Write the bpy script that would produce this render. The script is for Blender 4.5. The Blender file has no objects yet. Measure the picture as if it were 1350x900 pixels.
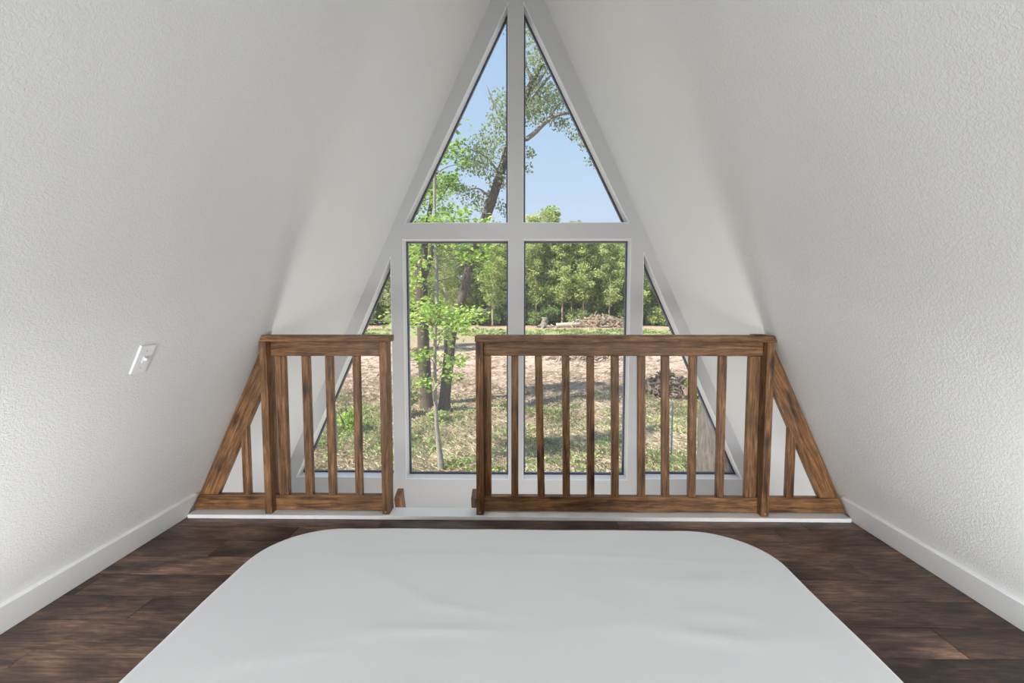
import bpy, bmesh, math, random
from mathutils import Vector, Matrix, noise
C = bpy.context.scene.collection
R = math.radians

# ------------------------------------------------------------------ camera, sky, sun, added fill lights, exposure
cd = bpy.data.cameras.new('camera'); cam = bpy.data.objects.new('camera', cd); C.objects.link(cam)
cd.sensor_width = 36.0; cd.lens = 36.0 * 620 / 1350; cd.clip_start = 0.02; cd.clip_end = 400
cam.location = (0.015, 0, 1.13)
cam.rotation_euler = (R(90 - 4.0), 0, R(0.85))
bpy.context.scene.camera = cam

world = bpy.data.worlds.new('sky'); bpy.context.scene.world = world; world.use_nodes = True
wn = world.node_tree.nodes; wl = world.node_tree.links
tc = wn.new('ShaderNodeTexCoord'); sx = wn.new('ShaderNodeSeparateXYZ'); cr = wn.new('ShaderNodeValToRGB')
wl.new(tc.outputs['Generated'], sx.inputs[0]); wl.new(sx.outputs['Z'], cr.inputs[0])
e = cr.color_ramp.elements
e[0].position = 0.0; e[0].color = (0.64, 0.69, 0.82, 1)
e[1].position = 0.75; e[1].color = (0.30, 0.47, 0.78, 1)
m_ = e.new(0.30); m_.color = (0.46, 0.62, 0.82, 1)
m2 = e.new(0.16); m2.color = (0.57, 0.66, 0.84, 1)
wl.new(cr.outputs[0], wn['Background'].inputs[0]); wn['Background'].inputs[1].default_value = 1.22

sd = bpy.data.lights.new('sun', 'SUN'); sun = bpy.data.objects.new('sun', sd); C.objects.link(sun)
sd.energy = 9.0; sd.angle = R(0.6); sd.color = (1.0, 0.95, 0.86)
sun.rotation_euler = Vector((0.56, 0.33, -0.76)).to_track_quat('-Z', 'Y').to_euler()

def area(name, loc, target, sx_, sy_, power, col=(1, 1, 1)):
    d = bpy.data.lights.new(name, 'AREA'); d.shape = 'RECTANGLE'; d.size = sx_; d.size_y = sy_; d.energy = power; d.color = col
    o = bpy.data.objects.new(name, d); C.objects.link(o); o.location = loc
    o.rotation_euler = (Vector(target) - Vector(loc)).to_track_quat('-Z', 'Y').to_euler()
    return o
area('below_loft_fill_deep', (0, 3.1, -2.3), (0, 2.9, 2.0), 3.2, .8, 28, (1.0, .98, .965))  # added fill without a fitting, lifts the slopes from below the loft
area('below_loft_fill_high', (0, 3.05, -.75), (0, 2.7, 2.0), 2.4, .6, 15, (1.0, .98, .965))  # second unseen fill below the loft edge, added to reach further back
area('cross_wall_fill', (-1.1, .15, 1.05), (1.0, .20, .95), .5, .8, 4, (.97, .985, 1.0))  # added pair of fills, each brightens the opposite slope; no lamp stands there
area('cross_wall_fill', (1.1, .15, 1.05), (-1.0, .20, .95), .5, .8, 4, (.97, .985, 1.0))
area('rear_fill', (0, -1.35, 1.1), (0, 3.0, 1.3), 2.2, 1.0, 9, (.98, .99, 1.0))  # unseen fill added behind the camera
for s_ in (-1, 1): area('low_wall_fill', (s_*.80, .55, .25), (s_*1.8, 1.40, .27), 1.2, .22, 13, (.97, .985, 1.0))  # fill added at the bed sides to brighten the lower walls, no real strip
for s_ in (-1, 1): area('front_wall_fill', (s_*.95, -.2, .34), (s_*1.72, 2.3, .32), .3, .3, 4.0, (.97, .985, 1.0)).data.spread = R(60)  # narrow fill added for the lower walls near the railing
for s_ in (-1, 1): area('rear_up_fill', (s_*1.15, -.75, .28), (-s_*1.1, 1.0, 2.2), .5, .5, 13, (.97, .985, 1.0))  # added fill aimed up at the upper slopes, no lamp there
area('sill_fill', (0, 2.95, 3.34), (0, 3.15, 0), .25, .5, 2.6, (.98, .99, 1.0)).data.spread = R(60)  # unseen fill added to brighten window sills and rail tops
area('rear_top_fill', (0, -0.7, 2.9), (0, 0.8, 0.0), 0.5, 0.5, 2, (1.0, 0.98, 0.96))  # extra overhead fill added out of view

vs = bpy.context.scene.view_settings
bpy.context.scene.display_settings.display_device = 'sRGB'
vs.view_transform = 'Standard'; vs.look = 'None'; vs.gamma = 1.0; vs.use_curve_mapping = False
vs.exposure = 0.04

# ------------------------------------------------------------------ helpers
def link(o, parent=None):
    C.objects.link(o)
    if parent is not None: o.parent = parent
    return o
def tag(o, label=None, cat=None, group=None, kind=None):
    if label: o['label'] = label
    if cat: o['category'] = cat
    if group: o['group'] = group
    if kind: o['kind'] = kind
    return o
def empty(name, loc, label=None, cat=None, group=None):
    o = bpy.data.objects.new(name, None); o.location = loc; o.empty_display_size = .1
    link(o); return tag(o, label, cat, group)
def world_off(p):
    v = Vector((0, 0, 0))
    while p is not None:
        v += p.location; p = p.parent
    return v
def mesh_obj(name, me, mat, parent=None, smooth=False):
    o = bpy.data.objects.new(name, me); link(o, parent)
    if mat: me.materials.append(mat)
    if smooth:
        for p in me.polygons: p.use_smooth = True
    return o
def bm_obj(name, bm, mat, parent=None, smooth=False):
    bmesh.ops.recalc_face_normals(bm, faces=bm.faces)
    me = bpy.data.meshes.new(name); bm.to_mesh(me); bm.free()
    return mesh_obj(name, me, mat, parent, smooth)
def box_bm(bm, x0, x1, y0, y1, z0, z1):
    v = [bm.verts.new(p) for p in ((x0,y0,z0),(x1,y0,z0),(x1,y1,z0),(x0,y1,z0),(x0,y0,z1),(x1,y0,z1),(x1,y1,z1),(x0,y1,z1))]
    for f in ((3,2,1,0),(4,5,6,7),(0,1,5,4),(1,2,6,5),(2,3,7,6),(3,0,4,7)): bm.faces.new([v[i] for i in f])
def bevel(bm, w, seg=2):
    if w: bmesh.ops.bevel(bm, geom=list(bm.edges), offset=w, segments=seg, affect='EDGES', profile=0.5)
def box(name, x0, x1, y0, y1, z0, z1, mat, parent=None, bev=0.0, seg=2):
    """a box of its own, origin at its centre (world coordinates given)"""
    c = Vector(((x0+x1)/2, (y0+y1)/2, (z0+z1)/2))
    bm = bmesh.new(); box_bm(bm, x0-c.x, x1-c.x, y0-c.y, y1-c.y, z0-c.z, z1-c.z); bevel(bm, bev, seg)
    o = bm_obj(name, bm, mat, parent); o.location = c - world_off(parent); return o
def prism(name, pts, y0, y1, mat, parent=None, bev=0.0, ang=0.0):
    """polygon in world XZ extruded along Y; local Z runs along the grain (ang turns it from vertical, about Y)"""
    cx = sum(p[0] for p in pts)/len(pts); cz = sum(p[1] for p in pts)/len(pts)
    c = Vector((cx, (y0+y1)/2, cz)); M = Matrix.Rotation(ang, 3, 'Y'); Mi = M.transposed()
    bm = bmesh.new()
    a = [bm.verts.new(Mi @ (Vector((x, y0, z))-c)) for x, z in pts]
    b = [bm.verts.new(Mi @ (Vector((x, y1, z))-c)) for x, z in pts]
    n = len(pts)
    bm.faces.new(a); bm.faces.new(list(reversed(b)))
    for i in range(n): bm.faces.new([a[i], b[i], b[(i+1) % n], a[(i+1) % n]])
    bmesh.ops.recalc_face_normals(bm, faces=bm.faces); bevel(bm, bev)
    o = bm_obj(name, bm, mat, parent); o.location = c - world_off(parent); o.rotation_euler = (0, ang, 0); return o
def stick(name, x0, x1, y0, y1, z0, z1, mat, parent, axis='Z', bev=0.0025, lean=0.0):
    """timber with its grain along the axis"""
    pts = [(x0, z0), (x1, z0), (x1+lean, z1), (x0+lean, z1)]
    return prism(name, pts, y0, y1, mat, parent, bev, R(90) if axis == 'X' else 0.0)

# ------------------------------------------------------------------ materials
def mat(name):
    m = bpy.data.materials.new(name); m.use_nodes = True
    nt = m.node_tree; return m, nt.nodes, nt.links, nt.nodes['Principled BSDF']
def nd(n, t, **kw):
    x = n.new(t)
    for k, v in kw.items(): setattr(x, k, v)
    return x
def ramp(n, stops):
    r = n.new('ShaderNodeValToRGB'); e = r.color_ramp.elements
    while len(e) > 1: e.remove(e[-1])
    e[0].position, e[0].color = stops[0][0], (*stops[0][1], 1)
    for p, c in stops[1:]:
        k = e.new(p); k.color = (*c, 1)
    return r
def obj_coords(n, l, scale, seed=True):
    t = nd(n, 'ShaderNodeTexCoord'); mp = nd(n, 'ShaderNodeMapping'); mp.inputs['Scale'].default_value = scale
    if seed:
        oi = nd(n, 'ShaderNodeObjectInfo'); mu = nd(n, 'ShaderNodeMath', operation='MULTIPLY'); mu.inputs[1].default_value = 40
        l.new(oi.outputs['Random'], mu.inputs[0])
        ad = nd(n, 'ShaderNodeVectorMath', operation='ADD'); l.new(t.outputs['Object'], ad.inputs[0]); l.new(mu.outputs[0], ad.inputs[1])
        l.new(ad.outputs[0], mp.inputs[0])
    else: l.new(t.outputs['Object'], mp.inputs[0])
    return mp.outputs[0]
def noise_n(n, l, vec, scale, detail=4, rough=.55, dist=0):
    x = nd(n, 'ShaderNodeTexNoise'); x.inputs['Scale'].default_value = scale; x.inputs['Detail'].default_value = detail
    x.inputs['Roughness'].default_value = rough; x.inputs['Distortion'].default_value = dist
    l.new(vec, x.inputs['Vector']); return x
def mixc(n, l, a, b, fac, mode='MIX'):
    x = nd(n, 'ShaderNodeMix', data_type='RGBA', blend_type=mode)
    for s, v in ((x.inputs[0], fac), (x.inputs[6], a), (x.inputs[7], b)):
        if isinstance(v, (int, float)): s.default_value = v
        elif isinstance(v, tuple): s.default_value = (*v, 1)
        else: l.new(v, s)
    return x.outputs[2]

def wall_mat(name, col, texture=True, st=0.35, rough=.62):
    m, n, l, p = mat(name); p.inputs['Base Color'].default_value = (*col, 1); p.inputs['Roughness'].default_value = rough
    v = obj_coords(n, l, (1, 1, 1), False)
    if texture:
        a = noise_n(n, l, v, 112, 3, .6, .8); r = ramp(n, [(.42, (0,0,0)), (.60, (1,1,1))]); l.new(a.outputs[0], r.inputs[0])
        b = nd(n, 'ShaderNodeBump'); b.inputs['Strength'].default_value = st; b.inputs['Distance'].default_value = .0026
        l.new(r.outputs[0], b.inputs['Height']); l.new(b.outputs[0], p.inputs['Normal'])
        c = noise_n(n, l, v, 1.3, 3)
        rr = ramp(n, [(.3, tuple(k*.965 for k in col)), (.7, col)]); l.new(c.outputs[0], rr.inputs[0]); l.new(rr.outputs[0], p.inputs['Base Color'])
    else:
        a = noise_n(n, l, v, 180, 2); b = nd(n, 'ShaderNodeBump'); b.inputs['Strength'].default_value = .05; b.inputs['Distance'].default_value = .002
        l.new(a.outputs[0], b.inputs['Height']); l.new(b.outputs[0], p.inputs['Normal'])
    return m
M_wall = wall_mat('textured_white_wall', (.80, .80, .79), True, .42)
M_gable = wall_mat('smooth_gable_painted_shade', (.58, .58, .585), False)  # gable greyed, its backlit shade put into the colour
M_jamb = wall_mat('white_jamb_painted_light', (.90, .90, .90), False, rough=.35)  # reveals whiter than the trim, window light put into the colour
M_trim = wall_mat('white_trim_paint', (.84, .84, .835), False, rough=.4)

def wood_mat():
    m, n, l, p = mat('stained_pine')
    v = obj_coords(n, l, (1, 1, .07)); v2 = obj_coords(n, l, (1, 1, .28)); v3 = obj_coords(n, l, (1, 1, 1))
    g0 = noise_n(n, l, v, 42, 3, .6, 1.6); g1 = noise_n(n, l, v, 150, 4, .7, .6)
    gm = nd(n, 'ShaderNodeMath', operation='MULTIPLY_ADD'); gm.inputs[1].default_value = .75; l.new(g1.outputs[0], gm.inputs[0]); l.new(g0.outputs[0], gm.inputs[2])
    g = nd(n, 'ShaderNodeMath', operation='SUBTRACT'); g.inputs[1].default_value = .37; l.new(gm.outputs[0], g.inputs[0])
    r = ramp(n, [(.30, (.065, .026, .009)), (.43, (.155, .071, .025)), (.56, (.250, .119, .042)), (.74, (.375, .195, .082))])
    l.new(g.outputs[0], r.inputs[0])
    bl = noise_n(n, l, v3, 7, 3); rb = ramp(n, [(.35, (.55, .52, .50)), (.65, (1.1, 1.1, 1.1))]); l.new(bl.outputs[0], rb.inputs[0])
    c1 = mixc(n, l, r.outputs[0], rb.outputs[0], .8, 'MULTIPLY')
    vo = nd(n, 'ShaderNodeTexVoronoi'); vo.inputs['Scale'].default_value = 13.0; l.new(v2, vo.inputs['Vector'])
    rk = ramp(n, [(.0, (1,1,1)), (.10, (.9,.9,.9)), (.26, (0,0,0))]); l.new(vo.outputs['Distance'], rk.inputs[0])
    sp = noise_n(n, l, v3, 4.0, 1); rs = ramp(n, [(.40, (0,0,0)), (.47, (1,1,1))]); l.new(sp.outputs[0], rs.inputs[0])
    fk = mixc(n, l, rk.outputs[0], rs.outputs[0], 1.0, 'MULTIPLY')
    c2 = mixc(n, l, c1, (.022, .009, .004), fk)
    l.new(c2, p.inputs['Base Color']); p.inputs['Roughness'].default_value = .5
    b = nd(n, 'ShaderNodeBump'); b.inputs['Strength'].default_value = .12; b.inputs['Distance'].default_value = .002
    l.new(g.outputs[0], b.inputs['Height']); l.new(b.outputs[0], p.inputs['Normal'])
    return m
M_wood = wood_mat()

def plank_mat():
    m, n, l, p = mat('dark_vinyl_plank')
    v = obj_coords(n, l, (.13, 1, 1)); v2 = obj_coords(n, l, (.5, 1.2, 1)); v3 = obj_coords(n, l, (.03, 1, 1))
    g = noise_n(n, l, v, 55, 6, .65, 1.0); big = noise_n(n, l, v2, 5.5, 4, .6, .4); fine = noise_n(n, l, v3, 160, 3, .6)
    r = ramp(n, [(.28, (.036, .023, .019)), (.5, (.105, .063, .045)), (.72, (.215, .135, .095))]); l.new(g.outputs[0], r.inputs[0])
    rb = ramp(n, [(.36, (.30, .29, .33)), (.50, (.98, .95, .93)), (.64, (1.85, 1.8, 1.7))]); l.new(big.outputs[0], rb.inputs[0])
    c = mixc(n, l, r.outputs[0], rb.outputs[0], 1.0, 'MULTIPLY')
    rf = ramp(n, [(.35, (.62, .62, .62)), (.6, (1.15, 1.15, 1.15))]); l.new(fine.outputs[0], rf.inputs[0])
    c = mixc(n, l, c, rf.outputs[0], .8, 'MULTIPLY')
    at = nd(n, 'ShaderNodeAttribute', attribute_type='OBJECT', attribute_name='tone')
    c = mixc(n, l, c, at.outputs['Fac'], 1.0, 'MULTIPLY')
    l.new(c, p.inputs['Base Color']); p.inputs['Roughness'].default_value = .42; p.inputs['Specular IOR Level'].default_value = .4
    b = nd(n, 'ShaderNodeBump'); b.inputs['Strength'].default_value = .15; b.inputs['Distance'].default_value = .001
    l.new(fine.outputs[0], b.inputs['Height']); l.new(b.outputs[0], p.inputs['Normal'])
    return m
M_plank = plank_mat()

def plain(name, col, rough=.6, metal=0.0, var=0.1, scale=20):
    m, n, l, p = mat(name); v = obj_coords(n, l, (1, 1, 1), False); a = noise_n(n, l, v, scale, 4)
    r = ramp(n, [(.3, tuple(c*(1-var) for c in col)), (.7, tuple(c*(1+var) for c in col))]); l.new(a.outputs[0], r.inputs[0])
    l.new(r.outputs[0], p.inputs['Base Color']); p.inputs['Roughness'].default_value = rough; p.inputs['Metallic'].default_value = metal
    return m
M_sub = plain('dark_subfloor', (.03, .02, .017)); M_plastic = plain('white_switch_plastic', (.82, .82, .82), .35, var=.02)
M_screw = plain('pale_screw_metal', (.55, .50, .45), .35, .6); M_tape = plain('blue_glazing_tape', (.05, .10, .30), .5)
M_sash = plain('dark_window_gasket', (.075, .05, .046), .45, var=.3); M_bead = plain('slate_glazing_bead', (.16, .19, .28), .4)
M_mattress = plain('quilted_mattress_fabric', (.75, .74, .72), .85, var=.04)

def sheet_mat():
    m, n, l, p = mat('white_cotton_sheet'); v = obj_coords(n, l, (1, 1, 1), False)
    p.inputs['Base Color'].default_value = (.80, .81, .825, 1); p.inputs['Roughness'].default_value = .8
    p.inputs['Sheen Weight'].default_value = .1
    a = noise_n(n, l, v, 400, 2); b = nd(n, 'ShaderNodeBump'); b.inputs['Strength'].default_value = .06; b.inputs['Distance'].default_value = .001
    l.new(a.outputs[0], b.inputs['Height']); l.new(b.outputs[0], p.inputs['Normal']); return m
M_sheet = sheet_mat()

def glass_mat():
    m, n, l, p = mat('window_glass'); n.remove(p); out = n['Material Output']
    t = nd(n, 'ShaderNodeBsdfTransparent'); t.inputs[0].default_value = (.95, .965, .96, 1)
    g = nd(n, 'ShaderNodeBsdfGlossy'); g.inputs['Roughness'].default_value = .01
    f = nd(n, 'ShaderNodeFresnel'); f.inputs[0].default_value = 1.06
    mx = nd(n, 'ShaderNodeMixShader'); l.new(f.outputs[0], mx.inputs[0]); l.new(t.outputs[0], mx.inputs[1]); l.new(g.outputs[0], mx.inputs[2])
    d = nd(n, 'ShaderNodeBsdfDiffuse'); d.inputs[0].default_value = (.8, .8, .8, 1)          # a thin pale diffuse film over the panes
    m2 = nd(n, 'ShaderNodeMixShader'); m2.inputs[0].default_value = .05
    l.new(mx.outputs[0], m2.inputs[1]); l.new(d.outputs[0], m2.inputs[2]); l.new(m2.outputs[0], out.inputs[0])
    return m
M_glass = glass_mat()

def leaf_mat(name, dark, mid, light, trans=.45):
    m, n, l, p = mat(name); n.remove(p); out = n['Material Output']
    ge = nd(n, 'ShaderNodeNewGeometry'); oi = nd(n, 'ShaderNodeObjectInfo')
    a = noise_n(n, l, ge.outputs['Position'], .55, 3)
    ad = nd(n, 'ShaderNodeMath', operation='ADD'); l.new(a.outputs[0], ad.inputs[0])
    mm = nd(n, 'ShaderNodeMath', operation='MULTIPLY_ADD'); mm.inputs[1].default_value = .5; mm.inputs[2].default_value = -.25
    l.new(ge.outputs['Random Per Island'], mm.inputs[0]); l.new(mm.outputs[0], ad.inputs[1])
    r = ramp(n, [(.25, dark), (.5, mid), (.78, light)]); l.new(ad.outputs[0], r.inputs[0])
    d = nd(n, 'ShaderNodeBsdfDiffuse'); t = nd(n, 'ShaderNodeBsdfTranslucent')
    l.new(r.outputs[0], d.inputs[0]); l.new(r.outputs[0], t.inputs[0])
    mx = nd(n, 'ShaderNodeMixShader'); mx.inputs[0].default_value = trans
    l.new(d.outputs[0], mx.inputs[1]); l.new(t.outputs[0], mx.inputs[2]); l.new(mx.outputs[0], out.inputs[0]); return m
L_bright = leaf_mat('spring_maple_leaf', (.22, .34, .06), (.42, .60, .12), (.66, .80, .24), .5)
L_mid = leaf_mat('woodland_leaf', (.27, .34, .12), (.50, .57, .22), (.70, .75, .38), .5)
L_yellow = leaf_mat('pale_woodland_leaf', (.34, .39, .16), (.57, .62, .27), (.74, .78, .42), .5)
L_olive = leaf_mat('grey_oak_leaf', (.20, .25, .13), (.36, .42, .22), (.54, .58, .34), .5)
L_dark = leaf_mat('evergreen_shrub_leaf', (.15, .23, .09), (.27, .38, .15), (.42, .52, .23), .45)
L_grass = leaf_mat('grass_blade', (.16, .20, .08), (.31, .35, .15), (.50, .52, .27), .4)
L_straw = leaf_mat('straw_blade', (.32, .25, .16), (.55, .44, .31), (.74, .63, .48), .3)
def bark_mat(name, d, li):
    m, n, l, p = mat(name); v = obj_coords(n, l, (1, 1, .25)); a = noise_n(n, l, v, 22, 5, .65, .5)
    r = ramp(n, [(.3, d), (.7, li)]); l.new(a.outputs[0], r.inputs[0]); l.new(r.outputs[0], p.inputs['Base Color']); p.inputs['Roughness'].default_value = .9
    b = nd(n, 'ShaderNodeBump'); b.inputs['Strength'].default_value = .8; b.inputs['Distance'].default_value = .03
    l.new(a.outputs[0], b.inputs['Height']); l.new(b.outputs[0], p.inputs['Normal']); return m
B_dark = bark_mat('dark_bark', (.06, .045, .034), (.18, .135, .10))
B_grey = bark_mat('grey_bark', (.16, .135, .11), (.36, .31, .26))
B_pale = bark_mat('pale_bark', (.36, .31, .26), (.62, .56, .49))
B_brown = bark_mat('grey_brown_bark', (.07, .060, .050), (.22, .185, .155))
B_tan = bark_mat('sapling_bark', (.22, .19, .16), (.44, .39, .34))
B_dead = bark_mat('dead_wood', (.30, .22, .16), (.58, .46, .36))

# ------------------------------------------------------------------ structure: the A-frame shell
W, T, YR, YF = 1.80, 2.16, -1.50, 3.72     # half width at the loft floor, slope, rear and front wall planes
ZL = -2.60                                  # lower storey floor
def slope_slab(name, s):
    zt = W*T
    th = .12*math.sqrt(1+1/T**2)
    pts = [(s*(W-ZL/T), ZL), (s*0, zt), (s*0, zt+th*T), (s*(W-ZL/T+th), ZL)]
    o = prism(name, pts, YR-.1, YF+.16, M_wall); o['kind'] = 'structure'; return o
slope_slab('wall_left', -1); slope_slab('wall_right', 1)

# openings of the glazed gable (front face), as (x, z) polygons
def xs(z): return W - z/T
OPEN = [
    [(-.880, 1.795), (-.070, 1.795), (-.070, 3.435)],                     # upper left
    [(.046, 1.795), (.868, 1.795), (.046, 3.440)],                        # upper right
    [(-.900, -.250), (-.067, -.250), (-.067, 1.673), (-.900, 1.673)],     # lower left
    [(.049, -.250), (.888, -.250), (.888, 1.673), (.049, 1.673)],         # lower right
    [(-1.800, -.240), (-.994, -.240), (-.994, 1.540)],                    # side left
    [(.986, -.240), (1.812, -.240), (.986, 1.572)],                       # side right
]
def filled(name, polys, y0, y1, matr, parent=None):
    """filled outline with holes, as one solid between y0 and y1"""
    cu = bpy.data.curves.new(name, 'CURVE'); cu.dimensions = '2D'; cu.fill_mode = 'BOTH'; cu.extrude = (y1-y0)/2
    for pl in polys:
        s = cu.splines.new('POLY'); s.points.add(len(pl)-1); s.use_cyclic_u = True
        for q, (x, z) in zip(s.points, pl): q.co = (x, z, 0, 1)
    t = bpy.data.objects.new(name+'_tmp', cu); C.objects.link(t)
    bpy.context.view_layer.update()
    me = bpy.data.meshes.new_from_object(t.evaluated_get(bpy.context.evaluated_depsgraph_get()))
    me.transform(Matrix.Rotation(R(90), 4, 'X')); me.transform(Matrix.Translation((0, (y0+y1)/2, 0)))
    bpy.data.objects.remove(t); bpy.data.curves.remove(cu)
    bm = bmesh.new(); bm.from_mesh(me); bmesh.ops.remove_doubles(bm, verts=bm.verts, dist=1e-5); bpy.data.meshes.remove(me)
    return bm_obj(name, bm, matr, parent)
gz = ZL
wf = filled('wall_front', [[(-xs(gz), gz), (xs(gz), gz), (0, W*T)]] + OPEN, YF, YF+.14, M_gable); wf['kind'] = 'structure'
# fine paint seams where the boards of the gable meet
for x0, x1, z in ((-.993, -.901, 1.10), (.889, .985, 1.10), (-.069, .045, 2.83)):
    box('seam', x0, x1, YF-.0012, YF+.0005, z, z+.003, plain('seam_filler', (.55, .55, .54)), wf)

def inset(pl, d):
    n = len(pl); out = []
    ar = sum(pl[i][0]*pl[(i+1) % n][1]-pl[(i+1) % n][0]*pl[i][1] for i in range(n)); sg = 1 if ar > 0 else -1
    for i in range(n):
        p0, p1, p2 = Vector(pl[i-1]), Vector(pl[i]), Vector(pl[(i+1) % n])
        a = (p1-p0).normalized(); b = (p2-p1).normalized()
        na = Vector((-a.y, a.x))*sg; nb = Vector((-b.y, b.x))*sg
        k = (na+nb); out.append(tuple(p1 + k*(d/max(.08, (1+na.dot(nb))))))
    return out
def ring_solid(name, a, b, y0, y1, matr, parent=None):
    bm = bmesh.new(); n = len(a)
    L = [[bm.verts.new((x, y, z)) for x, z in pl] for pl, y in ((a, y0), (b, y0), (b, y1), (a, y1))]
    for k in range(4):
        for i in range(n):
            j = (i+1) % n; bm.faces.new([L[k][i], L[k][j], L[(k+1) % 4][j], L[(k+1) % 4][i]])
    return bm_obj(name, bm, matr, parent)
tape_spots = {2: [(-.889, .95, .03), (-.889, .59, .035), (-.078, 1.56, .05), (-.078, 1.13, .17)], 3: [(.059, .12, .05), (.059, -.18, .05)],
              0: [(-.073, 1.95, .05)]}
for k, pl in enumerate(OPEN):
    o = ring_solid('window_%d' % (k+1), pl, inset(pl, .011), YF+.110, YF+.138, M_sash); o['kind'] = 'structure'
    ring_solid('glazing_bead', inset(pl, .0112), inset(pl, .018), YF+.114, YF+.132, M_bead, o)
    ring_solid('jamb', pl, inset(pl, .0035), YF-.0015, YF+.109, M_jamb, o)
    gl = inset(pl, .0115); bm = bmesh.new()
    f0 = [bm.verts.new((x, YF+.1225, z)) for x, z in gl]; f1 = [bm.verts.new((x, YF+.1265, z)) for x, z in gl]
    bm.faces.new(f0); bm.faces.new(list(reversed(f1)))
    for i in range(len(gl)): bm.faces.new([f0[i], f1[i], f1[(i+1) % len(gl)], f0[(i+1) % len(gl)]])
    bm_obj('pane', bm, M_glass, o)
    for x, z, h in tape_spots.get(k, []):
        box('blue_tape', x-.006, x+.006, YF+.106, YF+.1098, z, z+h, M_tape, o)

# solid rear gable behind the camera, without an opening
rear = filled('wall_back', [[(-xs(gz), gz), (xs(gz), gz), (0, W*T)]], YR-.1, YR, M_wall); rear['kind'] = 'structure'

# floors
fl = box('floor', -1.80, 1.80, YR, 2.545, -.20, -.0125, M_sub); fl['kind'] = 'structure'
lo = box('lower_floor', -xs(ZL), xs(ZL), YR-.1, YF+.14, ZL-.15, ZL, plain('lower_floor_boards', (.12, .08, .06))); lo['kind'] = 'structure'
random.seed(11)
JOINT = {0: [-1.935, -.715, .535, 1.50], 1: [-1.124, .10, 1.32], 2: [-1.41, -.19, 1.03], 3: [-.95, .27, 1.483], 4: [-1.75, -.5, .75],
         5: [-1.416, -.2, 1.02], 6: [-.97, .25, 1.475], 7: [-1.6, -.38, .84], 8: [-1.2, .02, 1.24]}
TONE = {(0, 1): .6, (0, 3): .7, (0, 4): .75, (1, 0): .8, (2, 0): .85, (2, 1): .8, (3, 0): 1.7, (3, 2): .95, (3, 3): .8, (4, 1): .85, (5, 0): .85, (5, 1): 1.0,
        (6, 2): 1.65, (6, 3): .55, (6, 0): 1.1, (7, 0): 1.1, (7, 3): .62}
pitch = .1475
for r in range(27):
    y1 = 2.50 if r == 0 else 2.352-(r-1)*pitch; y0 = 2.352-r*pitch
    y0 = max(y0, YR)
    if y1-y0 < .02: break
    j = JOINT.get(r) or [-1.8+random.uniform(.1, 1.1)+1.22*q for q in range(3)]
    cuts = [-1.795] + [c for c in j if -1.78 < c < 1.78] + [1.795]
    for q in range(len(cuts)-1):
        g = .0009
        o = box('plank', cuts[q]+g, cuts[q+1]-g, y0+g, y1-g, -.0125, 0, M_plank, fl, .0008, 1)
        o['tone'] = TONE.get((r, q), random.uniform(.75, 1.15))
# skirting on the two slopes
def slope_board(name, s, z0, z1, th):
    nx, nz = -s*math.sin(math.atan(T)), -math.cos(math.atan(T))
    a = (s*xs(z0), z0); b = (s*xs(z1), z1)
    pts = [a, b, (b[0]+nx*th, b[1]+nz*th), (s*(xs(z0)) + nx*th - s*0, z0)]
    o = prism(name, pts, YR, 2.452, M_trim, None, .002); o['kind'] = 'structure'; return o
slope_board('baseboard_left', -1, .001, .138, .017); slope_board('baseboard_right', 1, .001, .138, .017)
e1 = box('trim_1', -1.775, 1.775, 2.440, 2.552, .0005, .0215, M_trim, None, .003); e1['kind'] = 'structure'       # white edge board the railings stand on
e2 = box('trim_2', -1.87, 1.87, 2.552, 2.570, -.20, .0, M_trim, None, .001); e2['kind'] = 'structure'             # loft edge fascia

# ------------------------------------------------------------------ railings
PF, RF, RB = 2.456, 2.500, 2.538           # front of posts, front and back of the rails
ZB = .0216
def wall_x(z): return xs(z)-.004
def brace(parent, s, xi, ztop):
    """board lying on the slope, cut level at the foot and plumb against the post"""
    zb = .110; w = .0945/math.sin(math.atan(T))
    xo0 = wall_x(zb); pts = [(s*xo0, zb), (s*xi, (W-.004-xi)*T), (s*xi, (W-.004-xi)*T-w*T), (s*(xo0-w), zb)]
    return prism('brace', pts, RF, RB, M_wood, parent, .0025, -s*math.atan(1/T))
def side_rail(parent, s, xi):
    pts = [(s*xi, .026), (s*xi, .108), (s*wall_x(.108), .108), (s*wall_x(.026), .026)]
    return prism('side_rail', pts, RF, RB, M_wood, parent, .0025, R(90))
def screw(parent, x, z, y=PF):
    bm = bmesh.new(); bmesh.ops.create_cone(bm, cap_ends=True, segments=10, radius1=.005, radius2=.0035, depth=.003)
    o = bm_obj('screw', bm, M_screw, parent); o.rotation_euler = (R(90), 0, 0); o.location = Vector((x, y-.0012, z))-world_off(parent)

def cap(parent, x0, x1, r_left):
    """handrail board laid flat, its ends eased"""
    c = Vector(((x0+x1)/2, (PF-.004+2.552)/2, .972)); bm = bmesh.new()
    L, D, H = (x1-x0)/2, (2.552-PF+.004)/2, .0175
    box_bm(bm, -H, H, -D, D, -L, L); bevel(bm, .005, 3)
    o = bm_obj('handrail', bm, M_wood, parent); o.rotation_euler = (0, R(90), 0); o.location = c-world_off(parent); return o

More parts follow.
